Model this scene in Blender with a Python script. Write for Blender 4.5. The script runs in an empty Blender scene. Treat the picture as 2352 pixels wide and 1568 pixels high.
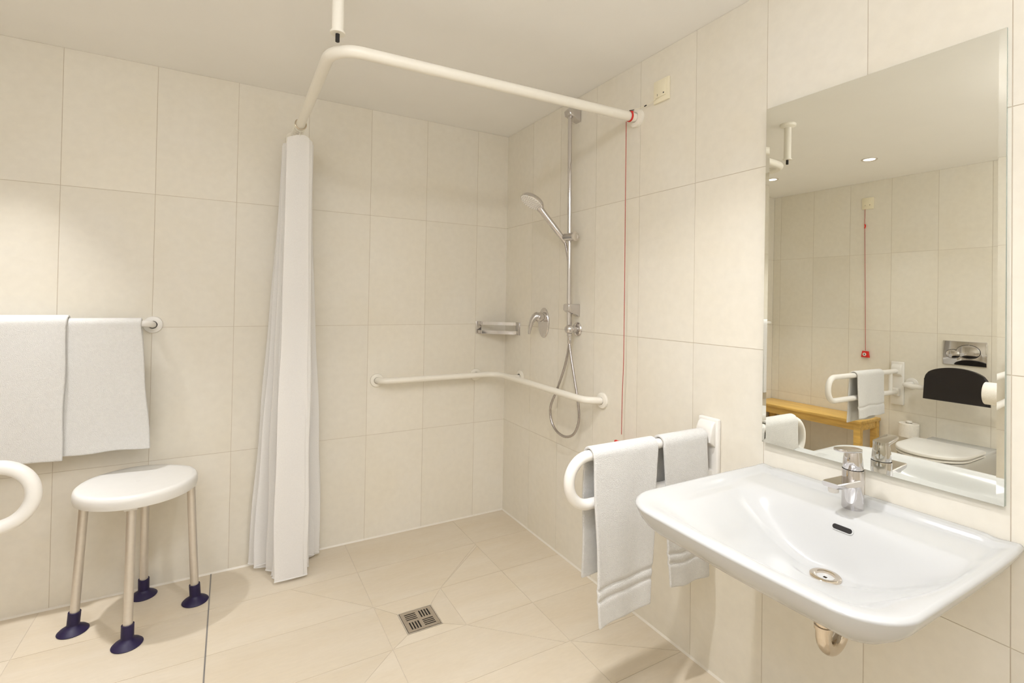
import bpy, bmesh, math, random
from mathutils import Vector, Matrix
random.seed(7)
S = bpy.context.scene
COL = S.collection
PI = math.pi

# ------------------------------------------------------------------ camera
YAW, PITCH, ROLL = 0.5167, 0.0124, 0.0163
FPX, CX, CY = 1138.12, 1176.0, 674.74
fw = Vector((math.sin(YAW)*math.cos(PITCH), math.cos(YAW)*math.cos(PITCH), math.sin(PITCH)))
rt = Vector((math.cos(YAW), -math.sin(YAW), 0.0))
up = rt.cross(fw)
r2 = rt*math.cos(ROLL) + up*math.sin(ROLL)
u2 = up*math.cos(ROLL) - rt*math.sin(ROLL)
cam_d = bpy.data.cameras.new('camera')
cam = bpy.data.objects.new('camera', cam_d)
COL.objects.link(cam)
m = Matrix((r2, u2, -fw)).transposed().to_4x4()
m.translation = Vector((-1.5122, -2.7403, 1.3149))
cam.matrix_world = m
cam_d.sensor_fit = 'HORIZONTAL'
cam_d.sensor_width = 36.0
cam_d.lens = FPX/2352*36.0
cam_d.shift_x = (1176.0-CX)/2352
cam_d.shift_y = (CY-784.0)/2352
cam_d.clip_start = 0.02
S.camera = cam

# ------------------------------------------------------------------ world, exposure, lamps
w = bpy.data.worlds.new('world'); S.world = w
w.use_nodes = True
w.node_tree.nodes['Background'].inputs[0].default_value = (1, 1, 1, 1)
w.node_tree.nodes['Background'].inputs[1].default_value = 0.0
S.view_settings.view_transform = 'Standard'
S.view_settings.look = 'None'
S.view_settings.gamma = 1.0
S.view_settings.use_curve_mapping = False
S.view_settings.exposure = -0.15
S.cycles.use_denoising = True
S.cycles.max_bounces = 11
S.cycles.diffuse_bounces = 7
S.cycles.use_adaptive_sampling = True
S.cycles.adaptive_threshold = 0.05
S.cycles.glossy_bounces = 6
S.cycles.sample_clamp_indirect = 4.0
S.cycles.blur_glossy = 0.6

H = 2.346            # ceiling height
W = 2.955            # room width, opposite wall at x = -W
YN = -3.6            # near wall, behind the camera
WARM = (1.0, 0.99, 1.0)
NEUT = (0.91, 0.98, 1.17)
# x, y, watts, colour
LAMPS = [(-2.295, -0.374, 3.8, WARM), (-2.295, -1.063, 1.6, WARM), (-0.89, -1.79, 10.0, WARM)]
SPREAD = [62, 100, 112]
# opal domes added out of view as soft fill: x, y, radiance, colour
FILL_DOMES = [(-2.30, -2.75, 26.0, NEUT), (-1.48, -2.34, 74.0, WARM)]
FILL_UPLIGHTS = [(-2.30, -3.45, 1.78, 20.0, NEUT), (-0.65, -3.45, 1.78, 14.0, NEUT)]   # uplighters added on the unseen near wall to bounce fill off the ceiling
LAMP_GAIN = 1.0

# ------------------------------------------------------------------ materials
def mat(name, col, rough=0.5, metal=0.0, spec=0.5, coat=0.0, **kw):
    mm = bpy.data.materials.new(name); mm.use_nodes = True
    b = mm.node_tree.nodes['Principled BSDF']
    b.inputs['Base Color'].default_value = (*col, 1)
    b.inputs['Roughness'].default_value = rough
    b.inputs['Metallic'].default_value = metal
    b.inputs['Specular IOR Level'].default_value = spec
    b.inputs['Coat Weight'].default_value = coat
    return mm

def N(t, kind, **kw):
    n = t.nodes.new(kind)
    for k, v in kw.items():
        if k.startswith('i_'):
            n.inputs[k[2:].replace('_', ' ')].default_value = v
        else:
            setattr(n, k, v)
    return n

def soft_noise(mm, scale, amount, stretch=(1, 1, 1), bump=0.0, bump_scale=None, detail=6.0):
    """gentle procedural mottling of the base colour, and optional bump"""
    t = mm.node_tree; b = t.nodes['Principled BSDF']
    tc = N(t, 'ShaderNodeTexCoord'); mp = N(t, 'ShaderNodeMapping')
    mp.inputs['Scale'].default_value = stretch
    t.links.new(tc.outputs['Object'], mp.inputs['Vector'])
    if amount:
        n = N(t, 'ShaderNodeTexNoise', i_Scale=scale, i_Detail=detail, i_Roughness=0.6)
        t.links.new(mp.outputs[0], n.inputs['Vector'])
        r = N(t, 'ShaderNodeMapRange', i_From_Min=0.3, i_From_Max=0.7, i_To_Min=1-amount, i_To_Max=1+amount)
        t.links.new(n.outputs['Fac'], r.inputs['Value'])
        mx = N(t, 'ShaderNodeVectorMath', operation='SCALE')
        mx.inputs[0].default_value = b.inputs['Base Color'].default_value[:3]
        t.links.new(r.outputs[0], mx.inputs['Scale'])
        t.links.new(mx.outputs[0], b.inputs['Base Color'])
    if bump:
        n2 = N(t, 'ShaderNodeTexNoise', i_Scale=bump_scale or scale, i_Detail=4.0)
        t.links.new(mp.outputs[0], n2.inputs['Vector'])
        bp = N(t, 'ShaderNodeBump', i_Strength=bump, i_Distance=0.003)
        t.links.new(n2.outputs['Fac'], bp.inputs['Height'])
        t.links.new(bp.outputs[0], b.inputs['Normal'])
    return mm

def tile_mat(name, a, c, rough, stretch, scale):
    """stone tile: two creams mixed by cloudy noise, each tile with its own shift from the 'tint' attribute"""
    mm = mat(name, a, rough, spec=0.35); t = mm.node_tree; b = t.nodes['Principled BSDF']
    tc = N(t, 'ShaderNodeTexCoord'); at = N(t, 'ShaderNodeAttribute', attribute_name='tint')
    mp = N(t, 'ShaderNodeMapping'); mp.inputs['Scale'].default_value = stretch
    t.links.new(tc.outputs['Object'], mp.inputs['Vector'])
    n = N(t, 'ShaderNodeTexNoise', noise_dimensions='4D', i_Scale=scale, i_Detail=9.0, i_Roughness=0.62, i_Distortion=0.5)
    t.links.new(mp.outputs[0], n.inputs['Vector'])
    ml = N(t, 'ShaderNodeMath', operation='MULTIPLY'); ml.inputs[1].default_value = 40.0
    t.links.new(at.outputs['Fac'], ml.inputs[0]); t.links.new(ml.outputs[0], n.inputs['W'])
    r = N(t, 'ShaderNodeMapRange', i_From_Min=0.32, i_From_Max=0.68)
    t.links.new(n.outputs['Fac'], r.inputs['Value'])
    mx = N(t, 'ShaderNodeMix', data_type='RGBA')
    mx.inputs['A'].default_value = (*a, 1); mx.inputs['B'].default_value = (*c, 1)
    t.links.new(r.outputs[0], mx.inputs['Factor'])
    n3 = N(t, 'ShaderNodeTexNoise', i_Scale=scale*14, i_Detail=3.0)
    t.links.new(mp.outputs[0], n3.inputs['Vector'])
    r3 = N(t, 'ShaderNodeMapRange', i_From_Min=0.3, i_From_Max=0.7, i_To_Min=0.975, i_To_Max=1.015)
    t.links.new(n3.outputs['Fac'], r3.inputs['Value'])
    r4 = N(t, 'ShaderNodeMapRange', i_To_Min=0.975, i_To_Max=1.02)
    t.links.new(at.outputs['Fac'], r4.inputs['Value'])
    m4 = N(t, 'ShaderNodeMath', operation='MULTIPLY')
    t.links.new(r3.outputs[0], m4.inputs[0]); t.links.new(r4.outputs[0], m4.inputs[1])
    sc = N(t, 'ShaderNodeVectorMath', operation='SCALE')
    t.links.new(mx.outputs['Result'], sc.inputs[0]); t.links.new(m4.outputs[0], sc.inputs['Scale'])
    t.links.new(sc.outputs[0], b.inputs['Base Color'])
    return mm

M = {}
M['wall_tile'] = tile_mat('cream_wall_tile', (0.78, 0.748, 0.672), (0.76, 0.715, 0.612), 0.42, (1, 1, 1), 2.2)
M['floor_tile'] = tile_mat('sand_floor_tile', (0.68, 0.61, 0.50), (0.635, 0.55, 0.42), 0.45, (0.7, 2.6, 1), 2.6)
M['grout'] = soft_noise(mat('grout', (0.60, 0.535, 0.44), 0.9), 60, 0.05)
M['silicone'] = soft_noise(mat('white_silicone', (0.75, 0.71, 0.63), 0.4), 40, 0.03)
M['joint'] = soft_noise(mat('grey_metal_joint', (0.30, 0.29, 0.29), 0.4, 0.6), 60, 0.05)
M['ceiling'] = soft_noise(mat('ceiling_paint', (0.88, 0.87, 0.84), 0.9, spec=0.1), 4, 0.01)
M['rail'] = soft_noise(mat('white_nylon', (0.79, 0.77, 0.73), 0.32), 30, 0.01)
M['rod'] = soft_noise(mat('cream_lacquer', (0.84, 0.81, 0.73), 0.3), 30, 0.01)
M['ceramic'] = soft_noise(mat('white_ceramic', (0.53, 0.535, 0.53), 0.17, spec=0.5, coat=0.0), 8, 0.006)
M['seat'] = soft_noise(mat('white_plastic', (0.74, 0.73, 0.70), 0.38), 30, 0.012)
M['chrome'] = soft_noise(mat('chrome', (0.66, 0.64, 0.64), 0.07, 1.0), 30, 0.01)
M['steel'] = soft_noise(mat('brushed_steel', (0.56, 0.51, 0.46), 0.32, 1.0), 80, 0.06, (1, 8, 1))
M['satin'] = soft_noise(mat('satin_aluminium', (0.72, 0.68, 0.63), 0.42, 0.85), 60, 0.03)
M['nickel'] = soft_noise(mat('polished_nickel', (0.68, 0.60, 0.50), 0.08, 1.0), 30, 0.01)
M['navy'] = soft_noise(mat('dark_blue_rubber', (0.010, 0.004, 0.045), 0.5), 50, 0.1)
M['black'] = soft_noise(mat('black_padding', (0.006, 0.003, 0.003), 0.45), 50, 0.1)
M['hose'] = soft_noise(mat('hose_metal', (0.50, 0.47, 0.46), 0.24, 1.0), 300, 0.1)
M['dark'] = soft_noise(mat('dark_hole', (0.01, 0.008, 0.007), 0.7), 50, 0.05)
M['towel'] = soft_noise(mat('white_terry', (0.71, 0.705, 0.685), 0.95, spec=0.1), 90, 0.035, bump=0.9, bump_scale=420)
M['towel'].node_tree.nodes['Principled BSDF'].inputs['Sheen Weight'].default_value = 0.25
M['towel_band_shaded'] = soft_noise(mat('woven_band_shaded', (0.66, 0.65, 0.63), 0.8, spec=0.2), 200, 0.03)  # woven stripe; its darker tone puts the recess shade into the colour
M['oak'] = soft_noise(mat('honey_oak', (0.66, 0.42, 0.115), 0.42), 5, 0.22, (9, 1.0, 9), bump=0.1, bump_scale=14)
M['cream'] = soft_noise(mat('cream_plastic', (0.84, 0.78, 0.60), 0.4), 30, 0.01)
M['red'] = soft_noise(mat('red_plastic', (0.62, 0.02, 0.015), 0.4), 40, 0.05)
M['cord'] = soft_noise(mat('red_cord', (0.42, 0.10, 0.08), 0.7), 200, 0.2)
M['paper'] = soft_noise(mat('tissue_paper', (0.86, 0.83, 0.77), 0.95, spec=0.1), 60, 0.04, bump=0.4, bump_scale=160)
M['nozzle'] = soft_noise(mat('white_rubber', (0.90, 0.89, 0.87), 0.5), 40, 0.02)
M['pimple'] = soft_noise(mat('grey_rubber', (0.42, 0.38, 0.36), 0.6), 40, 0.02)
mm = mat('mirror_silver', (0.86, 0.86, 0.80), 0.0, 1.0); M['mirror'] = soft_noise(mm, 2, 0.002)
M['glass_edge'] = soft_noise(mat('glass_edge', (0.35, 0.42, 0.38), 0.15), 20, 0.03)
# sheer curtain cloth
mm = bpy.data.materials.new('sheer_polyester'); mm.use_nodes = True; t = mm.node_tree
t.nodes.remove(t.nodes['Principled BSDF'])
tc = N(t, 'ShaderNodeTexCoord'); wv = N(t, 'ShaderNodeTexNoise', i_Scale=240.0, i_Detail=2.0)
t.links.new(tc.outputs['Object'], wv.inputs['Vector'])
rg = N(t, 'ShaderNodeMapRange', i_To_Min=0.05, i_To_Max=0.14); t.links.new(wv.outputs['Fac'], rg.inputs['Value'])
d = N(t, 'ShaderNodeBsdfDiffuse'); d.inputs[0].default_value = (0.96, 0.955, 0.95, 1)
tl = N(t, 'ShaderNodeBsdfTranslucent'); tl.inputs[0].default_value = (0.96, 0.955, 0.95, 1)
tr = N(t, 'ShaderNodeBsdfTransparent')
m1 = N(t, 'ShaderNodeMixShader'); m1.inputs[0].default_value = 0.40
m2 = N(t, 'ShaderNodeMixShader')
t.links.new(d.outputs[0], m1.inputs[1]); t.links.new(tl.outputs[0], m1.inputs[2])
t.links.new(rg.outputs[0], m2.inputs[0]); t.links.new(m1.outputs[0], m2.inputs[1]); t.links.new(tr.outputs[0], m2.inputs[2])
t.links.new(m2.outputs[0], t.nodes['Material Output'].inputs[0])
M['sheer'] = mm
mm = bpy.data.materials.new('lamp_lens'); mm.use_nodes = True; t = mm.node_tree
b = t.nodes['Principled BSDF']; b.inputs['Base Color'].default_value = (1, 1, 1, 1)
b.inputs['Emission Color'].default_value = (1, 0.95, 0.88, 1); b.inputs['Emission Strength'].default_value = 6.0
M['lens'] = mm

# ------------------------------------------------------------------ mesh helpers
def obj(name, bm, material, parent=None, smooth=True, sharp=None, mats=None):
    bmesh.ops.recalc_face_normals(bm, faces=bm.faces)
    me = bpy.data.meshes.new(name); bm.to_mesh(me); bm.free()
    o = bpy.data.objects.new(name, me); COL.objects.link(o)
    for x in (mats or [material]):
        me.materials.append(M[x] if isinstance(x, str) else x)
    if smooth:
        for p in me.polygons: p.use_smooth = True
        me.set_sharp_from_angle(angle=math.radians(sharp or 40))
    if parent is not None:
        o.parent = parent
        o.matrix_parent_inverse = Matrix.Translation(-parent.location)
    return o

def thing(name, label, cat, loc=(0, 0, 0), group=None):
    o = bpy.data.objects.new(name, None); COL.objects.link(o)
    o.empty_display_size = 0.05
    o.location = loc; o['label'] = label; o['category'] = cat
    if group: o['group'] = group
    return o

def tag(o, label, cat, group=None):
    o['label'] = label; o['category'] = cat
    if group: o['group'] = group
    return o

def struct(o):
    o['kind'] = 'structure'; return o

def fillet(pts, rad, n=8):
    pts = [Vector(p) for p in pts]; out = [pts[0]]
    for i in range(1, len(pts)-1):
        r = rad[i-1] if isinstance(rad, (list, tuple)) else rad
        p, a, c = pts[i], (pts[i-1]-pts[i]), (pts[i+1]-pts[i])
        la, lc = a.length, c.length; a.normalize(); c.normalize()
        ang = a.angle(c)
        if r <= 0 or ang > PI-0.01: out.append(p); continue
        dd = min(r/math.tan(ang/2), la*0.499, lc*0.499); r = dd*math.tan(ang/2)
        cen = p + (a+c).normalized()*(r/math.sin(ang/2))
        v0 = (p+a*dd)-cen; v1 = (p+c*dd)-cen; th = v0.angle(v1)
        for k in range(n+1):
            f = k/n
            out.append(cen + (v0*math.sin((1-f)*th) + v1*math.sin(f*th))/math.sin(th))
    out.append(pts[-1]); return out

def catmull(pts, n=8):
    pts = [Vector(p) for p in pts]; P = [2*pts[0]-pts[1]] + pts + [2*pts[-1]-pts[-2]]; out = []
    for i in range(1, len(P)-2):
        a, b2, c, d2 = P[i-1:i+3]
        for k in range(n):
            f = k/n
            out.append(0.5*((2*b2) + (c-a)*f + (2*a-5*b2+4*c-d2)*f*f + (3*b2-a-3*c+d2)*f**3))
    out.append(pts[-1]); return out

def bridge(bm, r0, r1):
    n = len(r0)
    for i in range(n):
        j = (i+1) % n
        try: bm.faces.new((r0[i], r0[j], r1[j], r1[i]))
        except ValueError: pass

def tube(bm, pts, r, seg=20, caps=True):
    pts = [Vector(p) for p in pts]
    pts = [p for i, p in enumerate(pts) if i == 0 or (p-pts[i-1]).length > 1e-6]
    n = len(pts); rad = r if isinstance(r, (list, tuple)) else [r]*n
    tg = []
    for i in range(n):
        a = pts[max(i-1, 0)]; c = pts[min(i+1, n-1)]; tg.append((c-a).normalized())
    ref = Vector((0, 0, 1)) if abs(tg[0].z) < 0.9 else Vector((1, 0, 0))
    u = tg[0].cross(ref).normalized(); rings = []
    for i in range(n):
        u = (u - tg[i]*u.dot(tg[i])).normalized(); v = tg[i].cross(u)
        rings.append([bm.verts.new(pts[i] + (u*math.cos(2*PI*k/seg) + v*math.sin(2*PI*k/seg))*rad[i]) for k in range(seg)])
    for i in range(n-1): bridge(bm, rings[i], rings[i+1])
    if caps:
        bm.faces.new(rings[0][::-1]); bm.faces.new(rings[-1])
    return bm

def lathe(bm, prof, origin, axis, seg=32, caps=True, sx=1.0, sy=1.0, ref=None):
    """prof: list of (radius, distance along axis)"""
    o = Vector(origin); ax = Vector(axis).normalized()
    ref = Vector(ref) if ref else (Vector((0, 0, 1)) if abs(ax.z) < 0.9 else Vector((1, 0, 0)))
    u = (ref - ax*ref.dot(ax)).normalized(); v = ax.cross(u); rings = []
    for (r, h) in prof:
        rings.append([bm.verts.new(o + ax*h + (u*math.cos(2*PI*k/seg)*sx + v*math.sin(2*PI*k/seg)*sy)*max(r, 1e-5)) for k in range(seg)])
    for i in range(len(rings)-1): bridge(bm, rings[i], rings[i+1])
    if caps:
        bm.faces.new(rings[0][::-1]); bm.faces.new(rings[-1])
    return bm

def box(bm, a, b, bev=0.0, seg=2, mtx=None):
    x0, y0, z0 = (min(a[i], b[i]) for i in range(3)); x1, y1, z1 = (max(a[i], b[i]) for i in range(3))
    vs = [bm.verts.new(p) for p in ((x0,y0,z0),(x1,y0,z0),(x1,y1,z0),(x0,y1,z0),(x0,y0,z1),(x1,y0,z1),(x1,y1,z1),(x0,y1,z1))]
    fs = [bm.faces.new([vs[i] for i in q]) for q in ((0,3,2,1),(4,5,6,7),(0,1,5,4),(1,2,6,5),(2,3,7,6),(3,0,4,7))]
    if mtx is not None: bmesh.ops.transform(bm, matrix=mtx, verts=vs)
    if bev:
        es = list({e for f in fs for e in f.edges})
        bmesh.ops.bevel(bm, geom=es, offset=bev, segments=seg, profile=0.5, affect='EDGES')
    return bm

def prism(bm, poly, direction, bev=0.0, seg=2):
    """poly: list of 3-D points (planar); extruded along direction"""
    d = Vector(direction)
    a = [bm.verts.new(Vector(p)) for p in poly]; c = [bm.verts.new(Vector(p)+d) for p in poly]
    fs = [bm.faces.new(a[::-1]), bm.faces.new(c)]
    for i in range(len(a)):
        j = (i+1) % len(a); fs.append(bm.faces.new((a[i], a[j], c[j], c[i])))
    if bev:
        es = list({e for f in fs[:2] for e in f.edges})
        bmesh.ops.bevel(bm, geom=es, offset=bev, segments=seg, profile=0.5, affect='EDGES')
    return bm

B = bmesh.new

# ------------------------------------------------------------------ tiled surfaces
def clip(poly, p, n):
    """keep the side of a 2-D polygon where (q-p).n >= 0"""
    out = []
    for i in range(len(poly)):
        a, c = poly[i], poly[(i+1) % len(poly)]
        da = (a[0]-p[0])*n[0]+(a[1]-p[1])*n[1]; dc = (c[0]-p[0])*n[0]+(c[1]-p[1])*n[1]
        if da >= 0: out.append(a)
        if da*dc < 0:
            f = da/(da-dc); out.append((a[0]+(c[0]-a[0])*f, a[1]+(c[1]-a[1])*f))
    return out

def split(polys, a, c, cell=None):
    d = (c[0]-a[0], c[1]-a[1]); n = (-d[1], d[0]); out = []
    for q in polys:
        cx = sum(p[0] for p in q)/len(q); cy = sum(p[1] for p in q)/len(q)
        if cell and not (cell[0] < cx < cell[1] and cell[2] < cy < cell[3]):
            out.append(q); continue
        for s in (1, -1):
            k = clip(q, a, (n[0]*s, n[1]*s))
            if len(k) >= 3: out.append(k)
    return out

def inset(q, g):
    area = sum(q[i][0]*q[(i+1) % len(q)][1]-q[(i+1) % len(q)][0]*q[i][1] for i in range(len(q)))
    if area < 0: q = q[::-1]
    out = q
    for i in range(len(q)):
        a, c = q[i], q[(i+1) % len(q)]; dx, dy = c[0]-a[0], c[1]-a[1]; l = math.hypot(dx, dy)
        if l < 1e-6: continue
        n = (-dy/l, dx/l); out = clip(out, (a[0]+n[0]*g, a[1]+n[1]*g), n)
        if len(out) < 3: return None
    return out

def grid(us, vs):
    return [[(us[i], vs[j]), (us[i+1], vs[j]), (us[i+1], vs[j+1]), (us[i], vs[j+1])] for i in range(len(us)-1) for j in range(len(vs)-1)]

def tiled(name, polys, P, nrm, material, gap, ext, thick=0.08, depth=0.0012):
    """P maps (u,v) to the finished surface; grout bed lies `depth` behind it, slab `thick` behind"""
    nrm = Vector(nrm); bm = B(); lay = bm.loops.layers.float_color.new('tint'); rnd = random.Random(name)
    for q in polys:
        k = inset(q, gap/2)
        if not k: continue
        tnt = rnd.random(); n = len(k)
        top = [bm.verts.new(P(*p)) for p in k]; lo = [bm.verts.new(P(*p) - nrm*depth*1.2) for p in k]
        fs = [bm.faces.new(top)] + [bm.faces.new((top[i], top[(i+1) % n], lo[(i+1) % n], lo[i])) for i in range(n)]
        for f in fs:
            f.material_index = 0
            for l in f.loops: l[lay] = (tnt, tnt, tnt, 1)
    u0, u1, v0, v1 = ext
    a = [bm.verts.new(P(*p) - nrm*depth) for p in ((u0, v0), (u1, v0), (u1, v1), (u0, v1))]
    c = [bm.verts.new(P(*p) - nrm*thick) for p in ((u0, v0), (u1, v0), (u1, v1), (u0, v1))]
    fs = [bm.faces.new(a), bm.faces.new(c[::-1])] + [bm.faces.new((a[i], a[(i+1) % 4], c[(i+1) % 4], c[i])) for i in range(4)]
    for f in fs: f.material_index = 1
    return struct(obj(name, bm, None, smooth=False, mats=[material, 'grout']))

rows = [0, 0.5657, 1.1657, 1.7657, H]
cb = [0.0011, -0.209, -0.534, -0.855, -1.175, -1.495, -1.816, -2.141, -2.462, -2.783, -W]
tiled('wall_back', grid(cb[::-1], rows), lambda u, v: Vector((u, 0, v)), (0, -1, 0), 'wall_tile', 0.0022, (-W, 0, 0, H))
cr = [0.0011, -0.306, -0.583, -0.877, -1.169, -1.461, -1.746, -2.04, -2.331, -2.622, -2.913, -3.204, -3.495, YN]
tiled('wall_right', grid(cr[::-1], rows), lambda u, v: Vector((0, u, v)), (-1, 0, 0), 'wall_tile', 0.0022, (YN, 0, 0, H))
cl = [0.0011, -0.066] + [-0.356-0.29*i for i in range(12)]
cl = [c for c in cl if c > YN+0.02] + [YN]
tiled('wall_left', grid(cl[::-1], rows), lambda u, v: Vector((-W, u, v)), (1, 0, 0), 'wall_tile', 0.0022, (YN, 0, 0, H))
cn = [0] + [-0.2-0.3*i for i in range(10)]
cn = [c for c in cn if c > -W+0.02] + [-W]
tiled('wall_near', grid(cn[::-1], rows), lambda u, v: Vector((u, YN, v)), (0, 1, 0), 'wall_tile', 0.0022, (-W, 0, 0, H))
bm = B(); box(bm, (-W-0.08, YN-0.08, H), (0.08, 0.08, H+0.08)); struct(obj('ceiling', bm, 'ceiling', smooth=False))

# floor: 60 x 30 tiles, mitred towards the shower drain
fu = [-W, -2.775, -2.17, -1.565, -0.957, -0.341, 0]
fv = [YN, -3.52, -3.22, -2.92, -2.62, -2.32, -2.02, -1.725, -1.427, -1.18, -0.905, -0.617, -0.31, 0]
fp = grid(fu, fv)
fp = split(fp, (-1.25, -0.33), (-0.879, -0.714), (-1.24, -0.80, -0.75, -0.31)) if False else fp
fp = split(fp, (-0.957, -0.617), (-1.30, -0.26), (-1.565, -0.957, -0.617, -0.31))
fp = split(fp, (-0.957, -0.905), (-1.30, -1.20), (-1.565, -0.957, -1.18, -0.905))
fp = split(fp, (-0.655, -2), (-0.655, 2), (-0.957, -0.341, -0.905, -0.617))
fp = split(fp, (-0.655, -0.617), (-0.345, -0.35), (-0.655, -0.341, -0.617, -0.31))
fp = split(fp, (-0.655, -0.617), (-0.345, -0.33), (-0.957, -0.341, -0.617, -0.31))
fp = split(fp, (-0.655, -0.905), (-0.36, -1.18), (-0.957, -0.341, -1.18, -0.905))
fp = split(fp, (-0.341, -1.18), (0.0, -1.427), (-0.341, 0, -1.427, -1.18))
DX0, DX1, DY0, DY1 = -0.882, -0.736, -0.852, -0.710
cellbox = (-0.957, -0.655, -0.905, -0.617)
inner = [q for q in fp if cellbox[0] < sum(p[0] for p in q)/len(q) < cellbox[1] and cellbox[2] < sum(p[1] for p in q)/len(q) < cellbox[3]]
fp = [q for q in fp if q not in inner]
c0, c1, r0, r1 = cellbox
fp += [[(c0, r1), (c1, r1), (DX1, DY1), (DX0, DY1)], [(c1, r1), (c1, r0), (DX1, DY0), (DX1, DY1)],
       [(c1, r0), (c0, r0), (DX0, DY0), (DX1, DY0)], [(c0, r0), (c0, r1), (DX0, DY1), (DX0, DY0)]]
tiled('floor', fp, lambda u, v: Vector((u, v, 0)), (0, 0, 1), 'floor_tile', 0.0024, (-W, 0, YN, 0))
bm = B(); box(bm, (-1.5675, YN, -0.001), (-1.5625, -0.002, 0.0012)); struct(obj('trim_1', bm, 'joint', smooth=False))
bm = B(); prism(bm, [(-W, -0.0, 0.007), (-W, -0.0, 0.0), (-W, -0.006, 0.0)], (W, 0, 0)); struct(obj('trim_2', bm, 'silicone', smooth=False))
bm = B(); prism(bm, [(0, YN, 0.007), (0, YN, 0), (-0.006, YN, 0)], (0, -YN, 0)); struct(obj('trim_3', bm, 'silicone', smooth=False))
bm = B(); prism(bm, [(-W, YN, 0.007), (-W, YN, 0), (-W+0.006, YN, 0)], (0, -YN, 0)); struct(obj('trim_4', bm, 'silicone', smooth=False))

# ------------------------------------------------------------------ ceiling downlights
LL = ['recessed ceiling downlight in the tiled corner above the bench, at the mirror left edge',
      'recessed ceiling downlight in the middle of the mirror, above the support rail',
      'recessed ceiling downlight over the front corner of the washbasin, nearest the mirror']
for i, (x, y, wt, colr) in enumerate(LAMPS):
    t = thing('ceiling_downlight', LL[i], 'ceiling light', (x, y, H), 'recessed ceiling downlights')
    bm = B(); lathe(bm, [(0.047, 0), (0.047, 0.003), (0.043, 0.006), (0.037, 0.004), (0.034, 0.0015)], (x, y, H), (0, 0, -1), caps=False)
    obj('trim_ring', bm, 'satin', t)
    bm = B(); lathe(bm, [(0.034, 0.0), (0.034, 0.0018), (0.0, 0.0022)], (x, y, H), (0, 0, -1))
    obj('lens', bm, 'lens', t)
    ld = bpy.data.lights.new('lamp_light', 'AREA'); ld.shape = 'DISK'; ld.size = 0.066
    ld.energy = wt*LAMP_GAIN; ld.color = colr; ld.spread = math.radians(SPREAD[i])
    lo = bpy.data.objects.new('lamp_light', ld); COL.objects.link(lo)
    lo.parent = t; lo.location = (0, 0, -0.008)

for i, (x, y, rad_, colr) in enumerate(FILL_DOMES):  # invented glowing fixtures, added only to brighten the room softly
    t = thing('added_fill_dome', ['added opal fill dome behind the camera, on the toilet side', 'added opal fill dome above the camera, in front of the washbasin'][i], 'ceiling lamp', (x, y, H), 'added opal fill domes')
    bm = B(); lathe(bm, [(0.0, 0.0), (0.150, 0.0), (0.152, 0.006), (0.151, 0.018), (0.144, 0.020), (0.0, 0.021)], (x, y, H), (0, 0, -1), 48, caps=False); obj('base_ring', bm, 'satin', t)
    bm = B(); lathe(bm, [(0.143*math.cos(PI/2*k/6), 0.020+0.055*math.sin(PI/2*k/6)) for k in range(7)], (x, y, H), (0, 0, -1), 24, caps=False)
    em = bpy.data.materials.new('fill_dome_glow'); em.use_nodes = True; b = em.node_tree.nodes['Principled BSDF']
    b.inputs['Base Color'].default_value = (0.9, 0.9, 0.9, 1); b.inputs['Emission Color'].default_value = (*colr, 1); b.inputs['Emission Strength'].default_value = rad_*LAMP_GAIN
    obj('fill_glass', bm, em, t)
for i, (x, y, z, wt, colr) in enumerate(FILL_UPLIGHTS):  # invented fixtures behind the camera, added to light the ceiling
    t = thing('added_fill_uplighter', ['added half-bowl fill uplighter on the near wall, toilet side', 'added half-bowl fill uplighter on the near wall, basin side'][i], 'wall light', (x, YN, z), 'added fill uplighters')
    bm = B(); lathe(bm, [(0.0, -0.11), (0.05, -0.105), (0.10, -0.075), (0.135, -0.03), (0.145, 0.0), (0.140, 0.0), (0.13, -0.03), (0.095, -0.07), (0.0, -0.10)], (x, y, z), (0, 0, 1), 40, caps=False)
    obj('bowl', bm, 'seat', t)
    bm = B(); box(bm, (x-0.05, YN, z-0.09), (x+0.05, y-0.10, z-0.01), 0.004); obj('wall_mount', bm, 'seat', t)
    ld = bpy.data.lights.new('lamp_light', 'AREA'); ld.shape = 'DISK'; ld.size = 0.22
    ld.energy = wt*LAMP_GAIN; ld.color = colr
    lo = bpy.data.objects.new('lamp_light', ld); COL.objects.link(lo)
    lo.parent = t; lo.location = (0, y-YN, -0.02); lo.rotation_euler = (PI, 0, 0)

# ------------------------------------------------------------------ shower curtain rod
RZ = 2.108; RA = (-1.247, -1.10); RR = 0.0195
t = thing('curtain_rod', 'cream angled shower curtain rod running from the right wall to the back wall', 'curtain rod', (0, -1.15, RZ))
bm = B(); tube(bm, fillet([(-0.012, -1.15, RZ), (RA[0], RA[1], RZ), (RA[0], -0.012, RZ)], 0.10, 14), RR, 24); obj('rod', bm, 'rod', t)
bm = B(); lathe(bm, [(0.0, 0.0), (0.040, 0.0), (0.041, 0.004), (0.039, 0.014), (0.030, 0.017), (0.021, 0.018)], (0, -1.15, RZ), (-1, 0, 0), caps=False); obj('wall_flange', bm, 'rod', t)
bm = B(); lathe(bm, [(0.0, 0.0), (0.040, 0.0), (0.041, 0.004), (0.039, 0.014), (0.030, 0.017), (0.021, 0.018)], (RA[0], 0, RZ), (0, -1, 0), caps=False); obj('wall_flange', bm, 'rod', t)
px, py = RA[0]+0.012, RA[1]-0.012
bm = B(); tube(bm, [(px, py, RZ+0.036), (px, py, RZ+0.05), (px, py, H-0.01)], 0.0185, 24)
lathe(bm, [(0.0185, 0), (0.023, 0.0005), (0.023, 0.007), (0.0185, 0.008)], (px, py, RZ+0.036), (0, 0, 1), caps=False)
hp = obj('ceiling_post', bm, 'rod', t)
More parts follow.
